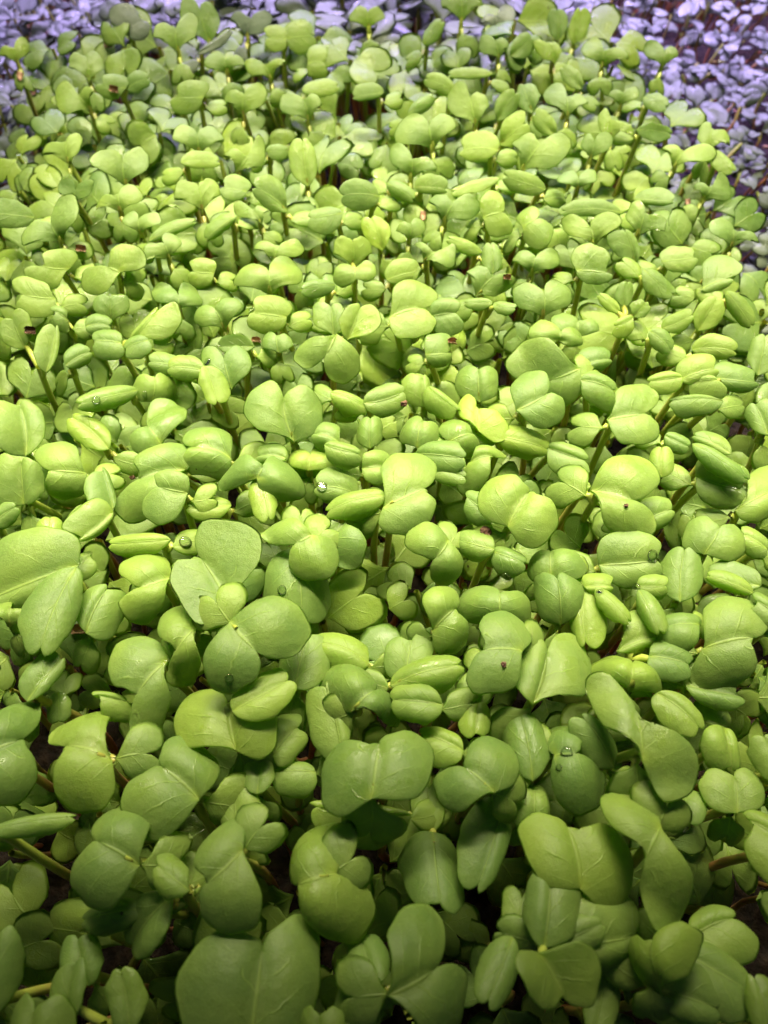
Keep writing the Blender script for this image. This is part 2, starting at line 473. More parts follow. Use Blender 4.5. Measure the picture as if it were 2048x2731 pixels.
# ------------------------------------------------------------------ seedlings of the photograph
TILES = {'A': (0, 2100), 'B': (1024, 2100), 'C': (0, 1500), 'D': (1024, 1500), 'E': (0, 950), 'F': (1024, 950),
         'G': (0, 450), 'H': (1024, 450), 'I': (0, 0), 'J': (1024, 0)}
SC = 1024.0 / 1659.0
DATA = r'''
#A
seedling with an orange stalk in the notch of its grey-green slanted lobes@the orange-stalked two-lobed leaf|1040,265 848,438 890,165 1060,590 z=1 d=.2
biggest heart leaf, broad and speckled at the very front@the biggest heart leaf|1085,1130 1148,610 778,850 1405,830 z=.3 d=.16 f=5 t=0,.1
dark seedling with one domed lobe above one flat lobe@the dark domed two-lobed leaf|585,325 378,215 560,68 330,508 z=.5 d=.3
small round pale leaf peeping out|820,440 680,330 760,265 720,460 z=.2 d=.4
seedling with two plump oval lobes, one above the other|1420,360 1250,420 1290,100 1420,630 z=.4 d=.45
shaded oval leaf with a pale rim tucked low|1780,120 1350,80 1560,60 1600,272 z=-.9 d=.1 t=0,-.3
small folded yellow-green leaf in the dark gap|740,470 560,690 590,500 700,700 z=-1 f=30
dark glossy rolled leaf in the shade|620,520 355,570 480,470 490,620 z=-.8 r=.7
pale smooth leaf cut off at the side of the dark front corner|-60,1000 0,610 -200,800 100,800 z=.3
low smooth leaf cut off in the front corner|120,1250 140,940 -10,1060 280,1060 z=.3
upright seedling with two cupped leaves standing in the dark@the upright cupped pair|300,1010 325,750 222,930 390,850 z=-.2 f=25 d=.1;560,1060 520,785 445,870 640,980 z=-.2 f=15
dull grey leaf deep in shade|380,860 330,650 245,760 435,730 z=-1.2
broad leaf half hidden at the front edge|1530,1100 1550,812 1418,960 1645,900 z=.1
leaf tip poking in at the bottom edge|1380,1150 1380,970 1280,1050 1480,1060 z=.6
dim leaf with a vein half covered|1620,860 1560,645 1487,760 1680,700 z=-.5
wavy leaf seen almost edge on at the side|-60,190 315,125 170,118 150,212 z=.3 d=.5
#B
large two-lobed matt leaf at the front@the matt front two-lobed leaf|20,900 265,755 100,505 330,1080 z=.7 d=.12
tall oval leaf standing over a folded pale leaf@the tall oval upright leaf|690,700 720,345 590,560 860,480 z=.3 d=.15;665,715 800,950 590,880 895,740 z=.8 f=28 d=0
oval leaf lit along one edge|560,640 450,930 405,760 570,850 z=0 d=.3
rounded leaf leaning back from a crowded stalk|740,690 1110,640 950,430 990,795 z=-.2
small dim lobe wedged between larger leaves|720,700 940,590 850,550 900,720 z=.1
arched leaf with a bright top edge and dark face@the arched bright-edged leaf|1180,860 1160,620 1000,760 1305,720 z=.6 d=.5 t=0,-.5
dark drooping leaf low at the front|1160,860 1450,960 1345,757 1300,1022 z=-.2
long pale lobes lying behind an arched leaf|1280,700 1590,880 1480,690 1420,960 z=-.4
broad dull leaf under a brighter neighbour|1320,650 1525,560 1420,505 1560,780 z=-.7
heart leaf with a deep top notch, soft green@the soft green notched heart|860,430 775,108 612,270 1105,320 z=.2 d=.15
pale long two-lobed leaf like an hourglass@the pale hourglass leaf|1205,165 1125,340 985,10 1365,520 z=1 d=.15 f=5
pointed drooping leaf with a pale side vein|530,20 400,440 305,230 558,160 z=-.5 d=.15
dark glossy drooping heart with a yellow stalk@the dark drooping heart|215,180 250,515 80,260 375,350 z=-.9 d=.35
thick leaf with a bent corner at the photo edge|1800,300 1550,120 1640,90 1640,415 z=.4 f=20
dark folded bud with a shiny wet tip@the shiny folded bud|1280,50 1300,200 1170,110 1385,100 z=-.6 f=40
leaf tip low in the corner|1659,1100 1600,818 1560,930 1720,900 z=0
very dark leaf lost in shade|900,1100 960,800 870,930 1030,930 z=-1.2
plump dark domed leaf|655,140 655,-20 560,60 752,60 z=-.3 d=.6
#C
large pointed leaf with a second blade fanned behind@the large fanned pointed pair|330,15 170,385 78,230 362,170 z=.7 d=.2;330,10 -120,180 100,-150 30,240 z=.4 d=.2
ragged-edged leaf with tiny debris specks|370,300 470,100 390,75 545,250 z=-.1 d=.25
tall two-lobed leaf cut off at the side|-120,830 125,735 30,585 50,1015 z=.5
domed leaf resting over a pale flat lobe@the domed leaf over a pale lobe|470,830 235,780 380,580 290,1020 z=.5 d=.3
narrow folded leaf standing upright|115,600 265,410 120,440 230,520 z=.1 f=20
long two-lobed leaf with crisp pale veins@the long veined two-lobed leaf|725,420 565,605 490,350 700,690 z=.3 d=.15
plump double-lobed leaf curled down like a bean@the plump double leaf|845,270 735,400 685,190 830,480 z=.8 d=.45
big star-like leaf, its lower lobe tinged dull pink@the big star-like leaf|985,240 1130,402 1300,170 900,500 z=1.5 d=.18
broad dim round leaf with a clear stalk below it@the dim round stalked leaf|1015,810 970,560 737,710 1190,670 z=.1 d=.1
greyish leaf overlapping a dim round one|1000,640 1250,500 1080,480 1180,655 z=.7
bright leaf on a yellow curved stalk|1270,540 1330,300 1200,420 1420,440 z=-.1
glossy domed two-lobed leaf with smooth skin@the glossy domed two-lobed leaf|1525,630 1640,535 1430,410 1735,650 z=.6 d=.45
central pale heart leaf with two notches@the central pale heart|1600,1010 1640,725 1365,900 1868,870 z=1.1 d=.15 h=1
tall matt leaf standing behind a big heart|1480,850 1400,525 1315,740 1480,650 z=-.1
broad sprawling dull leaf with two lobes@the broad dull two-lobed leaf|860,1020 662,852 890,780 560,1160 z=.1 d=.15
small ribbed leaf in the shade|1180,830 1300,700 1200,660 1290,850 z=-.5 f=15
dark curled leaf in a shaded gap|1360,900 1180,900 1280,840 1270,1000 z=-.7 r=.5
small round shaded leaf|1110,1000 1110,830 1040,910 1180,910 z=-.5
domed leaf half behind others|1600,430 1390,330 1500,270 1480,450 z=-.1 d=.5
leaf with water drops glinting along its top@the drop-covered leaf|1290,-80 1310,230 1140,100 1445,110 z=-.2 d=.4
leaf flecked with dark debris and wet glints@the debris-flecked leaf|740,60 575,105 600,-80 640,215 z=.1 d=.2
small bent leaf peeping over a dome|550,600 400,570 470,555 520,680 z=0 r=.4
tiny drooping leaf in a dark hollow|250,560 250,690 190,630 300,610 z=-.9
dusky oval leaf low in shade|1020,1180 1010,975 930,1060 1115,1060 z=-.7
bean-shaped bright leaf pair|35,270 45,175 -80,160 182,275 z=.6 d=.6
#D
round two-lobed leaf with a dark speck on it@the dark-specked two-lobed leaf|600,378 393,385 520,187 490,570 z=.9 d=.1
heart leaf on a yellow stalk with a small bump@the yellow-stalked heart|650,610 715,348 570,420 920,480 z=.4 d=.12
thick bright bean-like leaf curled at both ends@the thick bean-like leaf|1080,540 1090,412 925,400 1270,470 z=.7 d=.65
big pale kidney leaf with a silvery patch@the big pale kidney leaf|1120,850 1078,585 905,590 1385,880 z=1.4 d=.15 f=6
bright upright leaf catching the light|640,940 580,640 488,730 705,800 z=0 d=.4
heart-shaped pair of matt lobes, one lower|475,985 325,865 540,760 250,1040 z=.8 d=.2@the matt heart-shaped pair
wavy bright leaf squeezed between hearts|340,800 150,730 260,700 230,860 z=-.2 d=.4 c=.5
zigzag crumpled bright leaf@the zigzag crumpled leaf|250,610 30,590 130,512 160,700 z=.3 r=.3 f=25 c=.5
rolled leaf with a square dark end@the square-ended rolled leaf|20,520 325,430 180,385 230,535 z=.4 r=.8
broad leaf lying low in front of the stalks|100,470 130,310 0,400 230,360 z=-.3
two-lobed leaf with tiny dark specks|215,290 335,185 200,110 345,370 z=.3 d=.3
convex leaf shaped like a pillow|510,240 510,110 335,150 685,200 z=.4 d=.5
domed leaf with a dark front face|760,270 740,55 625,150 840,130 z=.3 d=.5 t=0,-.2
upright leaf in half shade|850,100 870,350 800,250 970,270 z=.1 d=.3
small rolled leaf with a drop at its tip@the drop-tipped rolled leaf|920,110 1060,245 1010,140 970,220 z=.5 r=.9;870,100 990,100 920,20 930,120 z=.4 d=.5
rolled leaf hanging under a pale hood|1100,110 1190,290 1205,180 1095,190 z=.5 r=.9;1090,100 1220,100 1170,40 1180,155 z=.4 d=.4
crumpled leaf with deep folds|1370,260 1210,270 1290,190 1290,365 z=.3 r=.4 f=20
large two-lobed leaf with overlapping blades@the large overlapping pair|1385,365 1650,320 1490,125 1500,550 z=.8 d=.2
smooth leaf rolled over at the photo edge|1760,250 1600,150 1659,115 1650,300 z=1 d=.4
flat leaf under a long curled blade|1630,100 1405,60 1520,-15 1480,110 z=.3 d=.1;1600,130 1405,55 1520,40 1500,110 z=.7 r=.9
shaded pair of soft lobes behind a bean-like leaf|1010,380 1190,320 1100,200 1080,400 z=-.1;1150,400 1330,440 1250,335 1230,510 z=.1
flat pale leaf beneath a larger pair|1300,520 1555,580 1400,410 1480,628 z=-.1
dark closed pod-like leaf@the dark closed pod|1480,710 1520,895 1380,800 1562,790 z=-.3 f=35 d=.5
small leaf standing at the photo edge|1720,960 1640,748 1585,850 1760,830 z=.2
dark leaf with a ribbed upper side at the photo edge|1530,1080 1510,900 1365,970 1645,980 z=-.2
grey leaf tucked under a big kidney leaf|1000,890 860,670 820,800 960,720 z=.2
glossy bulging leaf with water in its waist@the water-waisted leaf|740,820 845,820 750,640 850,1035 z=.3 d=.35
tiny leaf hanging like a drop|410,605 390,750 330,690 475,660 z=-.1
dark leaf edge under a big kidney leaf|1180,560 1370,720 1290,570 1200,700 z=.2
small bright leaf at the foot of others|580,850 560,990 505,950 625,930 z=-.3 c=.4
small low leaf by a thin stalk|400,470 340,605 300,540 410,560 z=-.2
#E
large smooth heart leaf with a clear pale midrib@the large smooth heart|1272,365 1225,150 1072,230 1408,220 z=.9 d=.12
leaf hanging in front of a funnel-shaped one@the funnel-shaped pair|880,40 940,200 853,110 990,130 z=.5 d=.2;1000,140 960,-10 870,30 1085,20 z=.2 f=20
smooth oval leaf beside a drop of water|880,60 725,50 800,-10 790,105 z=.5 d=.3
wide domed leaf behind a rolled bar|660,190 670,70 570,130 765,130 z=.1 d=.5
long rolled leaf with a drop near its end@the long rolled bar leaf|600,140 345,200 450,120 470,220 z=.5 r=.9
two-lobed leaf with fine brown flecks|695,375 628,283 795,190 575,395 z=.2 d=.25
rounded leaf with a curved vein across it@the curved-vein round leaf|1000,430 800,380 920,260 880,497 z=.3 d=.3
upright leaf folded along its middle, half in shade@the upright half-shaded leaf|110,430 80,200 -50,330 180,260 z=.5 f=30 d=.05
yellowish two-lobed leaf with curled rim|370,500 190,490 250,345 280,605 z=.1 d=.2 c=.3
dish-shaped leaf facing a narrow folded one|100,640 95,430 -60,540 190,570 z=.4 f=20
leaf tip at the side edge|-60,740 70,650 0,640 20,750 z=.4
spiky folded leaf with a bright lower blade@the spiky folded leaf|490,660 440,480 365,620 480,560 z=.3 f=25;490,670 340,790 330,640 440,730 z=.4 f=15;350,640 260,870 270,740 340,780 z=.1 f=20
mottled yellow leaf with a brown blemish@the brown-blemished leaf|800,480 560,540 700,370 620,680 z=.1 d=.2 c=.4
pale leaf bent sharply over an orange stalk@the sharply bent pale leaf|810,590 670,560 755,487 680,725 z=.7 f=15 d=.1
wide leaf shaped like a moustache@the moustache-shaped leaf|1110,520 1135,470 952,480 1312,560 z=.8 d=.45;1110,520 1160,700 1060,600 1195,640 z=.4 d=.3
round leaf with a wet shiny fold|1550,600 1370,560 1470,485 1430,640 z=-.1
long leaf rolled tight like a bean pod@the bean-pod roll|1670,590 1412,660 1520,570 1540,690 z=.6 r=.9
dumbbell leaf lying aslant@the slanting dumbbell leaf|1345,770 1270,810 1190,690 1420,955 z=.6 d=.2
pair of overlapping soft leaves in half shade|1420,800 1500,690 1330,740 1560,860 z=0 d=.2
ring-edged leaf behind a big dish|1000,640 810,650 920,588 900,695 z=-.1
dish-like leaf with two great lobes, veined@the great dish leaf|985,1080 835,840 1100,780 770,1090 z=.9 d=-.15
small dusky leaf in a gap|190,830 215,690 130,760 265,770 z=-.3 d=.3
low round leaf in front of a spiky one|280,930 400,850 350,832 360,960 z=-.2
flat-topped rolled leaf|730,790 468,810 600,757 560,865 z=.2 r=.7
pair of oval leaves stepping down@the stepping oval pair|1470,370 1350,330 1420,265 1400,390 z=.5 d=.4;1400,380 1550,420 1480,355 1480,475 z=.7 d=.4
small bowed two-lobed leaf|1235,440 1110,430 1180,370 1170,470 z=.2 d=.3
bright crumpled yellow leaf@the bright crumpled leaf|1330,490 1340,420 1240,430 1470,430 z=0 c=.7 f=15
dark cupped leaf with a brown fleck|470,400 310,260 380,240 370,410 z=-.1 f=20
lumpy curled leaf|1430,150 1590,220 1520,150 1500,235 z=.3 r=.8
smooth leaf pointing away from a lumpy curl|1570,200 1750,150 1660,105 1650,255 z=.3 d=.3
small blunt leaf over a bright stalk|1600,395 1600,262 1540,320 1660,300 z=.1 d=.5
soft yellowish leaf in a tight cluster|1565,480 1680,470 1620,400 1640,550 z=.1 c=.3
#F
heart leaf with one lobe in shadow and a thick stalk@the thick-stalked heart|535,730 652,552 425,560 740,760 z=1 f=12 d=.1
big two-lobed leaf with a bulge near the top@the big bulged two-lobed leaf|0,640 215,550 60,393 140,742 z=.8 d=.2
pale oval leaf with a second one under it|130,420 345,440 270,362 230,520 z=.2;200,490 350,520 290,460 270,558 z=-.1
large folded leaf with a white blemish@the white-blemished leaf|890,570 1115,625 1090,407 1040,765 z=1 f=10 d=.15
clean pale leaf spread like a wing on a stalk@the wing-like pale leaf|570,230 720,145 590,58 730,278 z=.7 d=.1
tall bright two-lobed leaf@the tall bright two-lobed leaf|965,270 1150,235 1070,98 1110,377 z=.5 d=.12 c=.3
dark glossy-backed leaf in shadow@the dark shadowed leaf|490,340 715,400 580,280 640,440 z=-.3 d=.4
round shaded leaf low down|700,390 870,450 790,365 780,525 z=-.6
barrel-shaped leaf with several veins|410,190 410,42 298,110 497,110 z=.2 d=.4
smooth ball-like leaf|180,220 170,80 85,150 215,110 z=.1 d=.5
narrow leaf bent like an elbow|190,130 320,230 240,170 200,240 z=.2 r=.5
bright yellow pointed leaf@the bright yellow pointed leaf|410,320 400,190 322,195 540,300 z=0 c=.8 d=.1
bent leaf with a drooping side|140,385 170,255 62,290 250,350 z=.1 d=.5
dusky two-lobed leaf seen from above|290,360 400,330 300,248 390,425 z=.1 d=.4
pair of soft lobes in a huddle|370,450 500,430 460,365 400,570 z=0 d=.4
small rounded leaf close to a heart|470,690 350,600 420,575 400,728 z=-.1 d=.4
yellow two-lobed leaf, cleanly notched below@the yellow notched leaf|285,790 205,888 130,730 335,950 z=.5 d=.25 c=.5
small dumbbell seedling with a reddish crumb@the crumb-bearing dumbbell|475,830 320,790 400,732 390,870 z=.3 d=.4;470,835 610,890 550,805 520,930 z=.3 d=.4
folded leaf with a white glint|720,940 720,820 615,890 872,880 z=.1 d=.3
very broad pale leaf beneath a blemished one@the very broad pale leaf|930,900 1190,880 1050,740 1090,1000 z=.3 d=.12
round flat leaf behind the crowd|1090,730 1250,660 1160,605 1180,755 z=-.1
plain round leaf facing up|1280,1060 1300,826 1190,920 1395,910 z=.1 d=.15
joined pair with a bump and wavy rim@the wavy joined pair|1385,850 1460,715 1295,730 1560,830 z=.6 d=.25
long leaf rolled up on a yellow stalk@the long diagonal roll|1340,370 1570,520 1480,415 1430,490 z=.9 r=.9;1500,420 1340,340 1450,330 1400,400 z=.7 d=.4
rounded leaf under a diagonal roll|1350,520 1560,580 1480,430 1440,650 z=0
broad leaf cut off at the photo edge|1520,660 1700,560 1640,450 1640,700 z=0
small leaf tip catching light|1215,340 1318,390 1280,325 1250,410 z=-.2
clover-like cluster seen from above@the clover-like cluster|1280,100 1440,50 1330,-10 1380,120 z=.7;1290,90 1145,110 1230,62 1220,168 z=.6
seedling with overlapping blades in a clover-like knot|1440,100 1290,120 1380,75 1400,195 z=.5;1440,90 1620,110 1500,10 1520,145 z=.4
wavy leaf below a clover-like cluster|1470,190 1240,190 1350,170 1320,265 z=.2 d=.4
half-shaded leaf on a green stalk at the photo edge|1659,340 1600,200 1555,250 1720,250 z=.3
large pale leaf with a crinkled yellow patch@the crinkle-patched leaf|850,50 700,110 610,-80 800,205 z=.5 d=.15
smooth leaf leaning out of a cluster|850,100 1000,150 930,65 920,220 z=.4 d=.3
plump leaf at the top of a cluster|850,40 985,10 900,-50 930,60 z=.3 d=.4
two-lobed leaf beside a long stalk|1200,520 1200,390 1145,450 1262,450 z=.1
flat leaf seen nearly edge on|895,560 745,555 820,525 820,600 z=0
leaf with a bent rim at the photo edge|1659,830 1545,760 1620,740 1600,860 z=.2
#G
broad bean-shaped leaf lying crosswise@the broad bean-shaped leaf|1165,530 1160,430 1007,470 1313,430 z=.7 d=.4
two-lobed leaf just above a bean-shaped one|1180,400 1215,320 1097,340 1303,350 z=.3 d=.3
round leaf above a smaller two-lobed leaf@the round-over-two-lobed pair|1530,430 1520,295 1437,360 1608,360 z=.4;1535,430 1530,490 1435,450 1630,440 z=.6 d=.5
cupped dark leaf rising from two pale lobes@the cupped star leaf|1455,710 1395,825 1290,760 1550,870 z=.7 d=.15;1500,740 1560,590 1460,660 1630,690 z=1 f=15 d=-.1
pale round leaf behind a cupped one|1440,720 1430,585 1345,650 1500,640 z=.1
hooked two-lobed leaf on a bent stalk|300,430 155,415 260,332 190,515 z=.4 d=.3
dumbbell leaf slanting steeply@the steep dumbbell leaf|515,445 455,420 590,325 390,540 z=.4 d=.2
long leaf raised like an ear@the ear-like leaf|262,315 215,225 350,172 115,335 z=.5 d=.15
wide leaf reaching in from the side|150,210 -60,190 60,130 20,255 z=.4
fan-like leaf on a reddish stalk|510,185 510,90 400,170 610,115 z=.3 d=.2
large round heart on a tall stalk@the large round heart|875,185 850,47 745,130 950,110 z=.6 d=.1
smooth oval leaf with one nick|1065,100 950,80 1030,25 1000,135 z=.5 d=.2
leaf with a tiny brown knot at its end|1250,180 1100,80 1190,40 1170,185 z=.5 d=.3
plump leaf with a bright rim|1480,190 1335,210 1430,150 1400,275 z=.2 d=.4
two-lobed leaf open flat|1640,120 1475,115 1540,45 1570,188 z=.4 d=.15
small leaf seen from its side|600,275 600,212 530,220 700,240 z=.1
narrow twin blades crossing|640,310 840,225 700,240 740,290 z=.2 r=.5
pale leaf pinched at the top|735,390 700,310 615,400 780,300 z=.3 d=.3
curved two-lobed leaf like a comma|925,450 820,440 880,375 860,507 z=.3 d=.3
wavy leaf arched over a dark hollow@the wavy arched leaf|770,600 770,540 660,520 888,540 z=.4 d=.6
dark shiny leaf cupped over a gap@the dark shiny cupped leaf|965,690 915,590 835,660 1040,590 z=.1 d=.4
round leaf with frothy wet flecks|480,660 480,545 405,600 560,600 z=.2
low lobe under a frothy leaf|370,680 480,680 420,625 410,722 z=0 d=.3
twisted seedling of three pale blades@the twisted three-bladed seedling|520,750 390,740 470,685 460,820 z=.3 d=.3;560,745 680,605 600,650 750,690 z=.3 d=.3
small ribbed leaf under twisted blades|640,740 535,780 580,720 610,820 z=.1
ribbed leaf with a dark fold behind|1240,640 1075,620 1190,540 1150,708 z=.3 d=.2
large yellow leaf near the side@the large yellow side leaf|240,560 80,540 130,460 150,640 z=.1 c=.6
little domed leaf on a leaning stalk|290,650 220,610 260,590 250,690 z=.4 d=.5
insect-eaten curled leaf pair with a hole@the insect-eaten pair|110,780 50,640 15,740 130,640 z=.5 f=20;200,880 240,680 120,850 250,740 z=.6 f=25
oval glossy leaf below the eaten one|280,850 390,790 320,762 350,862 z=.1 d=.4
domed leaf above a rolled bar|780,850 645,830 710,780 690,880 z=.3 d=.4
hollow leaf with a curled-in rim|1100,770 950,770 1030,715 1000,800 z=.1 d=-.3
wet leaf with white froth on it@the frothy wet leaf|1200,790 1190,705 1125,750 1265,750 z=0
glossy low leaf between taller ones|1450,500 1305,520 1380,475 1370,560 z=0 d=.5
upturned little bowl of a leaf|320,140 325,90 250,80 400,78 z=.2 d=-.2
small fan leaf with pointed corners|1130,235 1080,165 1015,185 1160,180 z=.2
ribbon-like arched leaf|1020,200 890,300 940,190 1010,230 z=.2 r=.6
bright glossy leaf with white highlights|1650,350 1600,210 1555,270 1680,270 z=-.1 c=.4
#H
two-lobed leaf on a straight brown stalk@the straight brown-stalked leaf|250,230 310,130 192,140 400,190 z=.5 d=.25
double leaf stacked like an eight@the figure-eight leaf|430,210 530,190 460,97 510,303 z=.4 d=.3
sausage-like double leaf|600,250 670,210 600,155 690,320 z=.3 d=.5
bean-like leaf over a brown seed husk@the husk-topped bean leaf|165,390 240,345 120,320 320,400 z=.4 d=.5
round lobe nestled behind a bean leaf|110,315 115,230 55,270 180,260 z=.1 d=.4
flat round leaf tilted to the light@the flat tilted round leaf|830,440 985,450 900,318 890,500 z=.5 d=.05
pair of broad pointed blades|900,330 885,240 772,240 1022,230 z=.3 d=.15
square-looking leaf with bent corners|1090,290 1130,170 1040,190 1210,270 z=.4 d=.25
leaf turned half away|1090,410 1040,270 975,340 1105,350 z=.1 d=.3
long smooth leaf nodding sideways|1200,400 1350,380 1250,325 1300,440 z=.2 d=.3
tall folded leaf bent at the waist@the waist-bent folded leaf|1370,520 1500,470 1430,362 1420,540 z=.4 d=.25
wide fan leaf with a thick green stalk@the wide fan leaf|1510,340 1510,238 1395,275 1618,325 z=.5 d=.25
big heart leaf with a shaded centre@the big shaded-centre heart|690,640 690,520 552,560 822,540 z=.5 d=.2
side-on pair held level on a dark stem@the level side-on pair|470,580 350,580 410,555 410,612 z=.4 d=.4;470,585 565,600 520,562 520,625 z=.4 d=.4
lumpy leaf by a brown husk|400,550 500,450 365,450 535,530 z=.1 d=.3
moustache leaf in grey-green@the grey-green moustache leaf|760,740 765,705 632,705 868,750 z=.5 d=.5
soft double leaf behind a moustache leaf|840,720 840,645 717,670 930,700 z=.1 d=.3
yellow curved leaf like a smile|640,450 660,370 557,390 760,400 z=.2 c=.4 d=.4
narrow leaf like a bar|425,360 280,300 350,300 340,365 z=.3 r=.4
upright thumb-like leaf|470,450 460,320 415,390 505,370 z=.2 d=.5
young seedling with four small leaves@the four-leaved young seedling|1040,600 1050,490 1005,550 1085,540 z=.3;1080,640 1140,570 1060,590 1120,650 z=.5;1080,640 1000,680 1030,632 1050,720 z=.5;1020,620 930,545 990,560 960,610 z=.2
large leaf bent along a diagonal|1360,700 1440,560 1330,640 1465,650 z=.3 d=.2
wavy drooping leaf|1120,430 1250,540 1210,450 1140,520 z=.2 d=.4
twisted strap-like leaf|1480,530 1590,680 1580,580 1490,610 z=.2 r=.4
flat broad leaf behind a clover-like cluster|1330,780 1520,790 1420,715 1430,830 z=.2
bright square lobe|1200,690 1330,630 1250,612 1270,700 z=0 c=.3
small drooping leaf in a dim gap|1150,700 1240,785 1225,705 1160,770 z=0 d=.3
tall pale leaf at the photo edge|1620,890 1650,715 1575,810 1720,800 z=.4
long leaf seen side-on|1030,190 770,185 900,140 880,220 z=.3 d=.3
leaf with a wavy lower rim|700,90 520,30 620,10 580,105 z=.4 d=.25
bow-tie leaf|840,80 840,40 752,50 928,40 z=.3 d=.4
leaf angled sideways over others|500,40 295,100 400,45 430,95 z=.2
broad fan in soft light|130,80 270,90 200,20 200,115 z=.1
short rolled leaf near a fan|10,60 125,130 70,50 50,130 z=.2 r=.7
side-on fan with a pale edge|1080,130 1250,140 1150,72 1140,145 z=.3 d=.4
level leaf by the reddish slanting stalk|1380,130 1420,70 1330,80 1508,110 z=.2 d=.3
yellow leaf spread flat behind a cupped one@the flat yellow leaf|20,640 195,600 110,490 150,738 z=.2 c=.4
speckled two-lobed leaf in soft shade|200,640 320,620 260,555 280,725 z=.1
dull large leaf close to the soil|10,480 160,440 60,390 100,500 z=-.4
lopsided leaf beside a reddish husk|180,800 290,790 230,690 250,848 z=.2 d=.4
#I
clear heart leaf, pale and symmetrical@the pale symmetrical heart|545,805 535,670 397,710 654,710 z=.6 d=.12
broad oval leaf lying crosswise|860,660 850,560 742,600 973,610 z=.3 d=.2
heart leaf turned sideways|1015,745 1080,650 957,670 1155,690 z=.4 d=.15
yellow tongue-like leaf curling down at its base@the yellow tongue-like leaf|1330,800 1305,600 1243,660 1370,670 z=.7 c=.7 d=.3
fan leaf on a brown forked stalk@the brown-stalked fan|1045,505 1060,385 967,440 1150,430 z=.5 d=.15
cupped leaf on a bright green stalk@the green-stalked cup leaf|1335,525 1300,412 1210,475 1393,460 z=.5 d=.25
folded leaf with a soft crease|880,420 740,420 850,335 790,490 z=.4 d=.2
drooping fan on a slanting yellow stalk@the slanting-stalked fan|395,470 330,395 245,470 420,400 z=.5 d=.2
heart leaf leaning over its stalk|285,705 290,588 185,670 350,620 z=.4 d=.25
bright heart on a thin stalk at the back@the bright back heart|770,225 765,100 665,160 860,120 z=1 d=.1
mauve-tinged two-lobed leaf at the back@the mauve back leaf|545,130 640,80 500,10 610,170 z=1 d=.1
tall green leaf standing upright at the back@the tall upright back leaf|910,190 860,20 780,90 955,80 z=.9 d=.1
mauve leaf lying flat at the back|1060,165 1090,60 990,90 1165,115 z=1
pair of yellow leaves side by side@the yellow side-by-side pair|1238,170 1150,160 1190,100 1190,220 z=1 c=.5;1240,165 1360,150 1280,80 1310,230 z=1 c=.5
heart on a straight stalk at the back|1595,125 1590,35 1510,75 1670,70 z=1
yellow leaf leaning out at the side|75,275 60,190 0,240 125,200 z=.9 c=.5
wavy greyish leaf lying flat|850,230 1000,130 900,190 940,200 z=.8
dark fan on a yellow stalk|980,310 970,250 880,280 1065,285 z=.6 d=.2
cupped green leaf in a crowd|380,350 370,228 290,290 442,280 z=.5 d=-.1
leaf with a mauve sheen along its top|1170,340 1130,265 1065,310 1240,280 z=.5 d=.2
flat pale leaf among stalks|1305,390 1460,370 1400,332 1390,415 z=.5
plump standing double leaf|1330,270 1410,270 1370,182 1370,340 z=.6 d=.4
greyish leaf with a notched end|1659,400 1525,420 1600,350 1600,430 z=.6
striped grey-green leaf|780,700 945,700 860,650 860,732 z=.4
leaf pair hooked on a brown stalk@the brown-hooked pair|545,380 430,360 510,310 450,420 z=.6 d=.3;545,385 640,340 590,305 600,405 z=.5
small green leaf behind a yellow tongue|1150,650 1240,650 1200,615 1200,690 z=.3
#J
large round pale leaf facing forward@the large round back leaf|400,540 370,398 275,450 460,460 z=.6 d=.1
wide fan leaf like an umbrella@the umbrella-like fan|215,640 190,518 42,600 320,540 z=.7 d=.25
bright leaf with a bent tip|490,650 330,650 430,565 390,703 z=.6 d=.15 c=.2
bright leaf behind a bent-tipped one|490,620 610,530 530,497 600,610 z=.4 c=.2
big bright yellow-green leaf@the big bright back leaf|585,735 690,600 545,620 775,690 z=.6 c=.4 d=.15
long pale blade hanging forward@the long hanging blade|985,600 970,470 920,490 1090,590 z=.6 d=.15
round leaf near the tray edge@the round tray-edge leaf|1410,650 1420,532 1360,570 1505,625 z=.5
small drooping leaf near the tray edge|1430,650 1510,740 1500,680 1420,710 z=.4
green leaf high on a stout stalk at the back@the stout-stalked back leaf|335,100 330,-60 240,30 425,30 z=1.2 d=.1
mauve-topped fan at the back|480,130 490,50 415,100 570,70 z=1
narrow leaf curled on a brown stalk|170,195 250,90 175,130 240,160 z=.9 r=.3
round ribbed leaf on a thin stalk|500,255 475,160 408,215 542,205 z=.8 d=.2
soft grey-green leaf at the back|545,240 640,160 560,160 620,240 z=.8
yellowish leaf leaning left|740,275 700,178 655,215 780,250 z=.7 c=.3
slim leaf leaning right|855,380 770,290 760,335 845,310 z=.6
curled two-lobed leaf near a slim one|640,480 600,360 570,420 685,420 z=.5 d=.3
greyish rounded leaf|490,520 570,400 490,430 575,480 z=.5
flat grey leaf lying sideways|310,400 180,340 250,320 240,410 z=.6
side-on leaf with a bright underside|470,320 280,325 380,285 380,335 z=.6
fan folded to one side|795,505 790,400 690,410 880,450 z=.5 d=.2
pale fan facing the tray edge|745,580 650,490 700,465 660,550 z=.5
hooked leaf on a long slanting stalk@the long slanting stalk leaf|1205,290 1210,205 1125,215 1268,240 z=1 d=.3
fan with two downturned wings|945,285 950,205 855,215 1060,265 z=.8 d=.3
dark green upright leaf against the mauve bed|820,190 850,40 800,110 895,90 z=1
slim upright leaf against the mauve bed|750,170 745,40 700,100 790,100 z=.9
leaf with a dark concave middle|1090,560 1240,580 1160,535 1160,615 z=.4 d=-.2
bent leaf in the middle of a cluster|890,690 910,600 847,625 985,620 z=.5 d=.3
small bowl-like leaf|1020,460 1040,390 970,420 1100,420 z=.4
small leaf pointing at the tray edge|1120,420 1220,460 1180,400 1150,480 z=.4
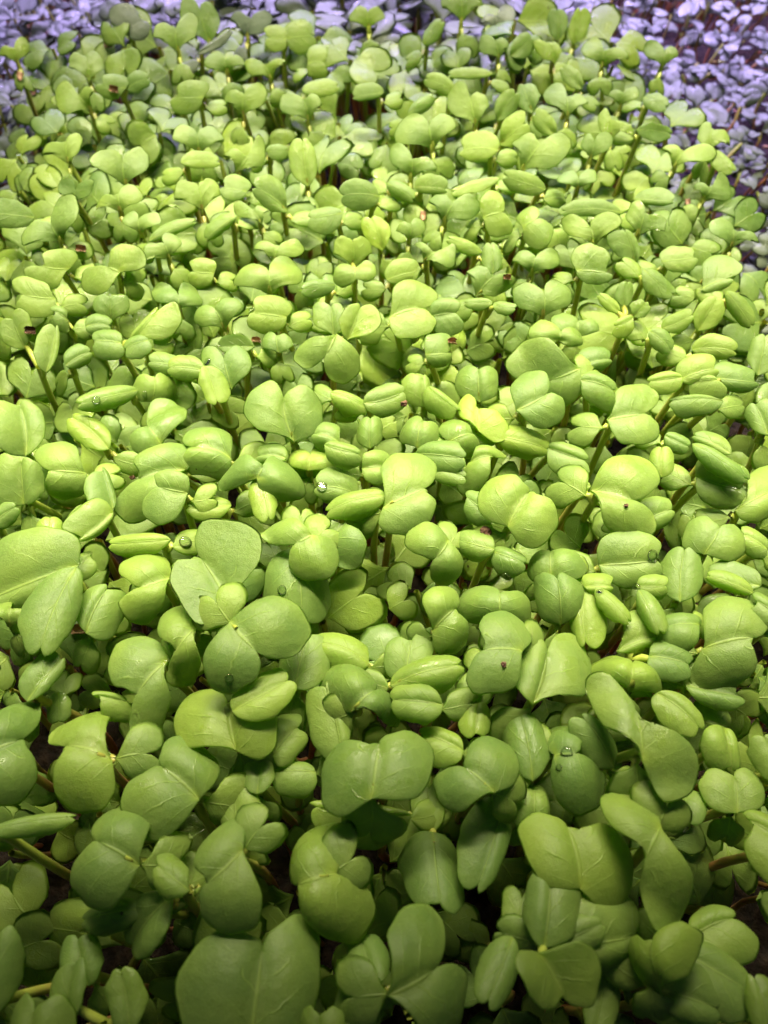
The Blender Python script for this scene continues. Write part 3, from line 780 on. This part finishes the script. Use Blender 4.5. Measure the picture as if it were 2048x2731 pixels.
fan on a reddish leaning stalk@the reddish-stalked fan|1250,720 1310,640 1200,655 1410,680 z=.5 d=.2
bright spread fan with a thick stalk|110,770 120,670 20,670 220,745 z=.5 d=.3 c=.2
small roll of a leaf|105,490 215,410 140,430 180,480 z=.5 r=.6
'''
def parse():
    out, tile = [], None
    for line in DATA.strip().splitlines():
        line = line.strip()
        if line.startswith('#'):
            tile = line[1]; continue
        bits = line.split('|')
        if '@' in bits[1]:                   # landmark name written after the numbers
            bits[1], lm2 = bits[1].split('@')
        else:
            lm2 = None
        desc, lm = (bits[0].split('@') + [None])[:2]
        lm = lm or lm2
        leaves = []
        for part in bits[1].split(';'):
            w = part.split()
            pts = []
            kw = {}
            for k in w:
                if '=' in k:
                    a, b = k.split('='); kw[a] = b
                else:
                    px, py = (float(t) for t in k.split(','))
                    pts.append((TILES[tile][0] + px * SC, TILES[tile][1] + py * SC))
            leaves.append((pts, kw))
        out.append((desc, lm, leaves))
    return out
SEED = parse()
Z0 = 5.0

def thing(name, label, cat, loc, group):
    o = bpy.data.objects.new(name, None)
    C.objects.link(o)
    o.empty_display_size = 0.3
    o.location = loc
    o['label'] = label; o['category'] = cat; o['group'] = group
    return o

def part(name, me, parent, matrix=None):
    o = bpy.data.objects.new(name, me)
    C.objects.link(o)
    o.parent = parent
    return o

def stem_points(top, foot, n=9, lean=(0, 0)):
    top = np.asarray(top); foot = np.asarray(foot)
    t = np.linspace(0, 1, n)[:, None]
    P = foot * (1 - t) + top * t
    bow = np.sin(np.pi * t) * np.array((lean[0], lean[1], 0))
    return P + bow

def build_seedling(desc, leaves, i):
    """leaves: list of dicts with world base point b, frame R, and blade arrays."""
    bases = np.array([l['b'] for l in leaves])
    node = bases.mean(0)
    inward = np.mean([l['R'][:, 0] * min(.16, .2 * l['L']) - l['R'][:, 2] * 0.14 for l in leaves[:1]], 0)
    node = bases[0] + inward - np.array((0, 0, 0.12)) if len(leaves) == 2 and np.linalg.norm(bases[0] - bases[1]) < .5 else node - np.array((0, 0, 0.2))
    foot = np.array((node[0] * 0.97 + rng.uniform(-.5, .5), node[1] + rng.uniform(-.3, .5), 0.02))
    t = thing('seedling', desc, 'seedling', foot, 'seedlings growing close together in the tray')
    P = stem_points(node, foot, 9, (rng.uniform(-.35, .35), rng.uniform(-.25, .25)))
    rad = np.linspace(0.085, 0.075, 9)
    arr = [tube_arrays(P - foot, rad)]
    for l in leaves:
        b = l['b']; d = l['R'][:, 0]
        e = b + d * min(.22, .3 * l['L']) - l['R'][:, 2] * 0.06
        q = np.array((node - (0, 0, .25), node + (e - node) * .4, e - l['R'][:, 2] * 0.08 - d * .08, e))
        V, F, U = tube_arrays(q - foot, (0.075, 0.07, 0.055, 0.03))
        U = U.copy(); U[:, 0] = 0.92 + 0.08 * U[:, 0]
        arr.append((V, F, U))
    n = 0; Vs, Fs, Us = [], [], []
    for V, F, U in arr:
        Vs.append(V); Fs.append(F + n); Us.append(U); n += len(V)
    part('stem', make_mesh('stem', np.concatenate(Vs), np.concatenate(Fs), np.concatenate(Us), M_STEM, rng.uniform(.25, .75)), t)
    for l in leaves:
        V = l['V'] @ l['R'].T + l['b'] - foot
        part('seed_leaf', make_mesh('seed_leaf', V, l['F'], l['UV'], M_FAR if 'mauve leaf' in desc or 'mauve-t' in desc or 'wavy greyish' in desc else M_LEAF, l['tone'], l['wet']), t)  # mauve and greyish back leaves take the green greyed for violet light
    return t

def hero_leaf(pts, kw, i, j):
    z = float(kw.get('z', 0)); tx, ty = (float(a) for a in kw.get('t', '0,0.35').split(','))
    calm = 0.4 if z >= .6 else 1.0
    tx += calm * rng.uniform(-.32, .32); ty += calm * rng.uniform(-.22, .25)
    P = np.array(pts)
    c = P.mean(0)
    far = np.clip((700 - c[1]) / 700, 0, 1)
    p0 = on_height(c[0], c[1], Z0 + z * 0.62)
    toc = unit(CAM - p0)
    right = unit(np.cross(np.array((0, 0, 1.0)), toc)); upi = np.cross(toc, right)
    n = unit(toc + tx * right + ty * upi)
    b, nt, l, r = (on_plane(px, py, p0, n) for px, py in pts)
    xa = nt - b; L = np.linalg.norm(xa)
    if L < 0.15: L = 0.15
    R = frame(xa, n)
    loc = lambda p: (np.dot(p - b, R[:, 0]), np.dot(p - b, R[:, 1]))
    a, d = loc(l), loc(r)
    if a[1] < d[1]: a, d = d, a
    left = (np.clip(a[0], -.1 * L, 1.2 * L), max(a[1], 0.12)); right_ = (np.clip(d[0], -.1 * L, 1.2 * L), max(-d[1], 0.12))
    back = float(np.clip((1150 - c[1]) / 500, 0, 1))
    fan = back * 0.9 if (pts[0][1] - pts[1][1]) > 0.6 * abs(pts[0][0] - pts[1][0]) and 'r' not in kw else 0.0
    slim = 1 - 0.6 * back
    ratio = 0.5 * (left[1] + right_[1]) / L
    fold = float(kw.get('f', (1 if z < .6 else .6) * rng.uniform(-8, 24) * min(1, ratio / 0.6) * (1 - back * min(1, max(0, (.95 - ratio) / .35))))); roll = float(kw.get('r', 0))
    V, F, UV = leaf_arrays(L, left, right_, dome=float(kw.get('d', rng.uniform(.15, .3))) * (1.15 + .35 * (1 - back)) * slim + slim * float(rng.uniform(0.02, .18)), fold=fold, roll=roll,
                           crease=1 - .85 * back, fan=fan, puff=(1 - .85 * back) * rng.uniform(.03, .18) * min(1, 0.5 * (left[1] + right_[1]) / L / 0.55), wave=rng.uniform(.03, .09), thick=(0.045 + 0.03 * (roll > 0)) * (1 - .3 * back), nu=26 if c[1] > 500 else 18, seed=i * 7 + j)
    tone = float(kw.get('c', 0)) * 0.5 + rng.uniform(-.38, .3)
    return dict(b=b, R=R, L=L, V=V, F=F, UV=UV, tone=min(tone, 1), wet=rng.choice((0, 0, .6, 1)), c=c, left=left, right=right_)

def spare_leaf(l, k):
    """The partner of a blade that shows alone: smaller, hanging away on the other side of the stalk."""
    x = l['R'][:, 0]
    h = unit(np.array((-x[0], -x[1], 0)) + np.array((0, 0.35, 0)))
    n = unit(np.array((rng.uniform(-.3, .3), -0.5 + rng.uniform(-.3, .3), 1.0)) + h * 0.35)
    R = frame(unit(h - n * np.dot(h, n)), n)
    s = 0.62
    W_ = s * 0.5 * (l['left'][1] + l['right'][1]); W_ = min(W_, 0.6); L_ = min(s * l['L'], 0.8)
    L_ = max(L_, .4); W_ = max(W_, .3)
    V, F, UV = leaf_arrays(L_, (L_ * .85, W_), (L_ * .78, W_ * .9), dome=.3, nu=14, fine=False, seed=k, puff=.03)
    return dict(b=l['b'] - np.array((0, 0, .3)), R=R, L=L_, V=V, F=F, UV=UV, tone=rng.uniform(0, .2), wet=0, c=l['c'], left=(0, W_), right=(0, W_))

# labels: own look first, then where it stands among the easily found ones
cent = [np.mean([np.mean(p, 0) for p, k in lv], 0) for d, lm, lv in SEED]
LMS = [(lm, cent[i], i) for i, (d, lm, lv) in enumerate(SEED) if lm]
used = {}
def relation(i, skip=()):
    c = cent[i]
    best = sorted((np.hypot(*(c - q)), lm, q) for lm, q, k in LMS if k != i and lm not in skip)
    dist, lm, q = best[0]
    dx, dy = c - q
    size = 110 + 0.06 * c[1]
    if abs(dy) > 0.75 * abs(dx):
        w = 'behind' if dy < 0 else 'in front of'
    else:
        w = 'left of' if dx < 0 else 'right of'
    return w, lm
def short(n, most=16):
    return ' '.join(n.split()[:most])
LABELS = []
for i, (d, lm, lv) in enumerate(SEED):
    w, q = relation(i)
    if q[4:] in d:
        w, q = relation(i, (q,))
    if 'seedling' not in d:
        d = 'seedling with ' + d
    lab = d if lm else f'{d}, {w} {q}'
    if len(lab.split()) > 16:
        lab = lab.replace('seedling with ', 'seedling, ')
    if len(lab.split()) > 16:
        lab = short(d)
    if lm and len(lab.split()) < 4:
        lab = f'{d} {w} {q}'
    LABELS.append(lab)

BLADES = []                                   # picture-plane disks of what already stands there
for i, (d, lm, lv) in enumerate(SEED):
    ls = [hero_leaf(p, k, i, j) for j, (p, k) in enumerate(lv)]
    for l in ls:
        BLADES.append((l['c'][0], l['c'][1], 0.5 * (l['left'][1] + l['right'][1])))
    if len(ls) == 1:
        ls.append(spare_leaf(ls[0], i))
    build_seedling(LABELS[i], ls, i)

# ------------------------------------------------------------------ the lower, shaded seedlings nobody could count
POOL = []
for k in range(26):
    L_ = rng.uniform(.7, 1.0); Wl = rng.uniform(.55, .82); Wr = rng.uniform(.55, .82)
    POOL.append((L_, leaf_arrays(L_, (L_ * rng.uniform(.62, .95), Wl), (L_ * rng.uniform(.62, .95), Wr), dome=rng.uniform(.05, .35),
                 fold=rng.choice((0, 0, 0, 12, 24)), roll=0, wave=.08, crease=.3, puff=.015, thick=.035, nu=13, fine=False, seed=900 + k)))

def loose_seedling(leafpile, stempile, x, y, zc, scale, tone, spread=1.0):
    az = rng.uniform(0, 2 * math.pi)
    node = np.array((x, y, zc))
    foot = np.array((x * .98 + rng.uniform(-.5, .5), y + rng.uniform(-.5, .5), zc - max(zc + 0.05, 2.5) if zc < 0 else 0.0))
    V, F, U = tube_arrays(stem_points(node, foot, 5, (rng.uniform(-.3, .3), rng.uniform(-.3, .3))), np.full(5, .08 * scale), 5)
    stempile.add(V, F, U, rng.uniform(.2, .8))
    for s in (0, 1):
        a = az + s * math.pi + rng.uniform(-.4, .4)
        el = rng.uniform(-.1, .9) if spread else rng.uniform(-.15, .35)
        xa = unit((math.cos(a) * math.cos(el), math.sin(a) * math.cos(el), math.sin(el)))
        side = np.array((-math.sin(a), math.cos(a), 0))
        if spread:
            n = unit(np.array((rng.uniform(-.45, .45), -0.55 + rng.uniform(-.4, .4), 1.0)))
        else:
            n = unit(np.cross(xa, side) + side * rng.uniform(-.5, .5))
            if n[2] < 0: n = -n
            n = unit(n + np.array((0, -.25, 0)))
        xa = unit(np.array((math.cos(a), math.sin(a), 0.15)))
        R = frame(unit(xa - n * np.dot(xa, n)), n)
        L_, (V, F, UV) = rng.choice(POOL)
        k = scale * rng.uniform(.8, 1.15)
        leafpile.add((V * k) @ R.T + node + xa * .12, F, UV, min(1, tone + rng.uniform(-.1, .2)))

leafy, stemmy = Pile(), Pile()
y = -6.0
cnt = 0
while y < 28.3:
    x = bed_left(y)
    while x < bed_right(y):
        X, Y = x + rng.uniform(-.45, .45), y + rng.uniform(-.45, .45)
        if abs(X) > 0.56 * max(Y, 0) + 8.5:
            x += 0.9; continue
        zc = rng.uniform(2.1, 3.9)
        if Y > 11: zc += .1 + .2 * min(1, (Y - 11) / 4)
        if Y < 4.5:
            if rng.random() < .22:
                x += 0.95; continue
            zc -= .7
        if Y > 26: zc += rng.uniform(.3, 1.6)
        loose_seedling(leafy, stemmy, X, Y, zc, rng.uniform(.65, 1.0) * (1.25 if Y > 26 else 1.1 if Y > 12 else 1), rng.uniform(-.5, .25))
        cnt += 1
        x += 0.9
    y += 0.86
def stuff(name, me, label):
    o = bpy.data.objects.new(name, me)
    C.objects.link(o)
    o['kind'] = 'stuff'; o['label'] = label
    return o
stuff('seedling_undergrowth', leafy.mesh('seedling_undergrowth', M_LEAF), 'low shaded seedling leaves crowding under the taller ones')
stuff('undergrowth_stems', stemmy.mesh('undergrowth_stems', M_STEM), 'thin stems standing in the dark under the leaves')

# the neighbouring trays under the violet lamp
POOL_MAIN = POOL
POOL = []
for k in range(18):
    L_ = rng.uniform(.7, 1.0); Wl = rng.uniform(.45, .65); Wr = rng.uniform(.45, .65)
    POOL.append((L_, leaf_arrays(L_, (L_ * rng.uniform(.62, .95), Wl), (L_ * rng.uniform(.62, .95), Wr), dome=rng.uniform(.05, .25),
                 fold=rng.choice((0, 10, 20)), wave=.07, thick=.03, nu=7, fine=False, seed=1900 + k)))
nl, ns = Pile(), Pile()
y = 8.0
while y < 52:
    x = -30.0
    while x < 34:
        X, Y = x + rng.uniform(-.35, .35), y + rng.uniform(-.35, .35)
        inside = bed_left(Y) - 0.8 < X < bed_right(Y) + 0.8 and Y < BED_BACK + .3
        if not inside and abs(X) < 0.56 * Y + 4:
            if bed_left(Y) + .5 < X < bed_right(Y) - .2 and Y < 42:
                if rng.random() < .55:
                    loose_seedling(nl, ns, X, Y, rng.uniform(2.4, 4.6), rng.uniform(.9, 1.35), rng.uniform(0, .3), 0)
            elif rng.random() < (.62 if X > 3 else .85):
                loose_seedling(nl, ns, X, Y, rng.uniform(1.0, 2.7) - (1.3 if X > 3 and Y < 36 else 0.2), rng.uniform(.52, .88), rng.uniform(0, .3), 0)
        x += 0.63
    y += 0.63
stuff('neighbouring_seedlings', nl.mesh('neighbouring_seedlings', M_FAR), 'small seedlings of the neighbouring trays, mauve under a violet lamp')
stuff('neighbouring_stems', ns.mesh('neighbouring_stems', M_STEM), 'short stems of the neighbouring seedlings')
grid_sheet('neighbouring_soil', -60, 60, -10, 90, 1.0, -1.6, 0.08, M_SOIL, 5)


# ------------------------------------------------------------------ drops, husks and crumbs lying on the leaves
bpy.context.view_layer.update()
DG = bpy.context.evaluated_depsgraph_get()
def touch(tile, x, y):
    d = ray(TILES[tile][0] + x * SC, TILES[tile][1] + y * SC)
    ok, loc, nor, *_ = S.ray_cast(DG, Vector(CAM), Vector(d))
    n = np.array(nor)
    if np.dot(n, d) > 0: n = -n
    return np.array(loc), n

def dome_arrays(rad, hgt, nl=14, nr=6, sx=1.0):
    V, F, U = [], [], []
    prof = [(math.sin(a) * 1.0, math.cos(a)) for a in np.linspace(0.06, math.pi / 2, nr)]
    prof += [(0.93, -0.28), (0.55, -0.34), (0.06, -0.34)]
    th = np.linspace(0, 2 * math.pi, nl, endpoint=False)
    P = np.array([[(rad * r * sx * math.cos(a), rad * r * math.sin(a), hgt * z) for a in th] for r, z in prof])
    k, nl = P.shape[:2]
    i = np.arange(k * nl).reshape(k, nl); j = np.roll(i, -1, 1)
    F = np.stack((i[1:], j[1:], j[:-1], i[:-1]), -1)[:, :, ::-1].reshape(-1, 4)
    F = F[:, ::-1]
    caps = [[i[0, 0], i[0, a], i[0, a + 1], i[0, a + 2]] for a in range(1, nl - 2, 2)] + [[i[-1, 0], i[-1, a + 2], i[-1, a + 1], i[-1, a]] for a in range(1, nl - 2, 2)]
    F = np.concatenate((F, np.array(caps)))
    return P.reshape(-1, 3), F, np.zeros((k * nl, 2))

def small_thing(name, me, tile, x, y, label, cat, group, lift=0.0, spin=None):
    p, n = touch(tile, x, y)
    o = bpy.data.objects.new(name, me)
    C.objects.link(o)
    o.location = p + n * lift
    q = Vector(n).to_track_quat('Z', 'Y')
    o.rotation_mode = 'QUATERNION'
    from mathutils import Quaternion
    o.rotation_quaternion = q @ Quaternion((0, 0, 1), rng.uniform(0, 6.28) if spin is None else spin)
    o['label'] = label; o['category'] = cat; o['group'] = group
    return o

DROPS = [('E', 415, 190, .11, 'water drop on the end of the long rolled bar leaf'),
         ('E', 897, 25, .10, 'water drop on the rim of the funnel-shaped leaf pair'),
         ('F', 1160, 862, .13, 'large water drop on the very broad pale leaf'),
         ('F', 718, 840, .09, 'water drop on the folded leaf with a white glint'),
         ('D', 528, 62, .12, 'round water drop behind the convex pillow-shaped leaf'),
         ('D', 932, 128, .09, 'water drop at the tip of the small rolled leaf'),
         ('D', 1092, 105, .09, 'water drop under the pale hood of a rolled leaf'),
         ('D', 790, 825, .13, 'water pooled in the waist of the glossy bulging leaf'),
         ('D', 757, 885, .07, 'tiny water drop below the waist of the bulging leaf'),
         ('C', 990, 497, .08, 'tiny water drop on the pink-tinged lobe of the star-like leaf'),
         ('C', 1220, 120, .12, 'glinting water drop on the drop-covered leaf'),
         ('F', 405, 52, .09, 'water drop on the barrel-shaped veined leaf'),
         ('G', 1175, 392, .09, 'water drop in front of the two-lobed leaf behind the bean-shaped one'),
         ('E', 800, 805, .15, 'dark water drop hanging low by an orange stalk'),
         ('E', 1390, 563, .13, 'wet streak of water on the round leaf with a shiny fold'),
         ('B', 1300, 180, .07, 'tiny water drop at the tip of the shiny folded bud'),
         ('E', 625, 165, .09, 'water drop between the rolled bar and the wide domed leaf')]
for tl, x, y, r, lab in DROPS:
    small_thing('water_drop', make_mesh('water_drop', *dome_arrays(r * .8, r * .38, sx=rng.uniform(.8, 1.2)), M_WATER), tl, x, y, lab, 'water drop', 'water drops on the leaves', r * .16)

def husk_thing(tile, x, y, size, label, mat, lift):
    """Two thin curled half shells joined at one end."""
    p, n = touch(tile, x, y)
    t = thing('seed_husk', label, 'seed husk', p + n * lift, 'empty seed husks among the seedlings')
    base = frame(unit(np.cross(n, rng.choice((RIGHT, UPV)))), unit(n + 0.6 * unit(CAM - p)))
    for s in (1, -1):
        nu_, nv = 9, 8
        a = np.linspace(0, math.pi * .95, nu_)[:, None]; b = np.linspace(-1.25, 1.25, nv)[None]
        r = np.random.default_rng(rng.randrange(9999)).normal(1, .07, (nu_, nv))
        X = np.cos(a) * size * np.ones_like(b) * r; Y = (np.sin(a) ** .7) * np.sin(b) * size * .7 * r
        Zz = (1 - np.cos(b)) * (np.sin(a)) * size * .9 * r
        T = np.stack((X, Y, Zz), -1)
        ang = s * rng.uniform(.35, .7)
        rot = np.array(((1, 0, 0), (0, math.cos(ang), -math.sin(ang)), (0, math.sin(ang), math.cos(ang))))
        T = T @ rot.T + np.array((0, s * size * .35, 0))
        I = np.arange(nu_ * nv).reshape(nu_, nv)
        q = np.stack((I[:-1, :-1], I[1:, :-1], I[1:, 1:], I[:-1, 1:]), -1).reshape(-1, 4)
        k = nu_ * nv
        V = np.concatenate((T.reshape(-1, 3), (T + np.array((0, 0, -.09 * size))).reshape(-1, 3)))
        rimq = []
        for e in (I[0], I[-1], I[:, 0], I[:, -1]):
            rimq.append(np.stack((e[:-1], e[1:], e[1:] + k, e[:-1] + k), -1))
        F = np.concatenate([q, q[:, ::-1] + k] + rimq)
        part('half_shell', make_mesh('half_shell', V @ base.T, F, np.zeros((2 * k, 2)), mat), t)

HUSKS = [('C', 345, 295, .20, 'opened brown seed husk beside the large fanned leaf'),
         ('H', 290, 750, .15, 'pinkish brown seed husk beside the lopsided leaf'),
         ('H', 155, 410, .14, 'brown seed husk under the husk-topped bean leaf'),
         ('H', 530, 470, .13, 'reddish seed husk on the lumpy leaf beside a bean leaf'),
         ('H', 165, 205, .16, 'brown seed husk behind the bean leaf, by the straight brown stalk'),
         ('G', 350, 348, .16, 'pale pink seed husk in front of the ear-like leaf'),
         ('G', 1105, 745, .14, 'dull pink seed husk beside the frothy wet leaf'),
         ('H', 1310, 150, .15, 'brown seed husk beside the reddish slanting stalk'),
         ('I', 490, 385, .17, 'pale brown seed husk on top of the brown-hooked leaf pair'),
         ('I', 150, 402, .17, 'dark brown seed husk inside a drooping leaf near the mauve bed'),
         ('I', 85, 332, .17, 'brown seed husk below the yellow leaf leaning out at the side'),
         ('I', 468, 200, .17, 'brown seed husk in front of the mauve back leaf'),
         ('G', 130, 700, .15, 'dark shrivelled husk in the hole of the insect-eaten pair')]
for tl, x, y, sz, lab in HUSKS:
    husk_thing(tl, x, y, sz * .8, lab, M_CRUMB if 'dark' in lab else M_HUSK, sz * .25)

def crumb(tile, x, y, size, label, seed):
    r = np.random.default_rng(seed)
    nl, nr = 10, 7
    P = []
    for a in np.linspace(.15, math.pi - .15, nr):
        for b in np.linspace(0, 2 * math.pi, nl, endpoint=False):
            k = size * r.uniform(.55, 1.15)
            P.append((k * math.sin(a) * math.cos(b), k * math.sin(a) * math.sin(b), .75 * k * math.cos(a)))
    i = np.arange(nl * nr).reshape(nr, nl); j = np.roll(i, -1, 1)
    F = np.stack((i[:-1], i[1:], j[1:], j[:-1]), -1).reshape(-1, 4)
    caps = [[i[0, 0], i[0, a], i[0, a + 1], i[0, a + 2]] for a in range(1, nl - 2, 2)] + [[i[-1, 0], i[-1, a + 2], i[-1, a + 1], i[-1, a]] for a in range(1, nl - 2, 2)]
    small_thing('soil_crumb', make_mesh('soil_crumb', np.array(P), np.concatenate((F, np.array(caps))), np.zeros((nl * nr, 2)), M_CRUMB, smooth_=False),
                tile, x, y, label, 'soil crumb', 'soil crumbs on the leaves', size * .4)
crumb('F', 445, 762, .13, 'reddish soil crumb between the dumbbell seedling and the thick-stalked heart', 3)
crumb('D', 517, 442, .055, 'dark speck of soil on the round two-lobed leaf', 4)
crumb('F', 1045, 648, .05, 'dark crumb on the blemish of the large folded leaf', 5)
crumb('E', 572, 520, .07, 'rust-brown crumb on the mottled yellow leaf', 6)
crumb('F', 85, 205, .09, 'brown crumb beside the smooth ball-like leaf', 8)
crumb('I', 210, 155, .14, 'reddish crumb among the mauve leaves by the tray side', 9)
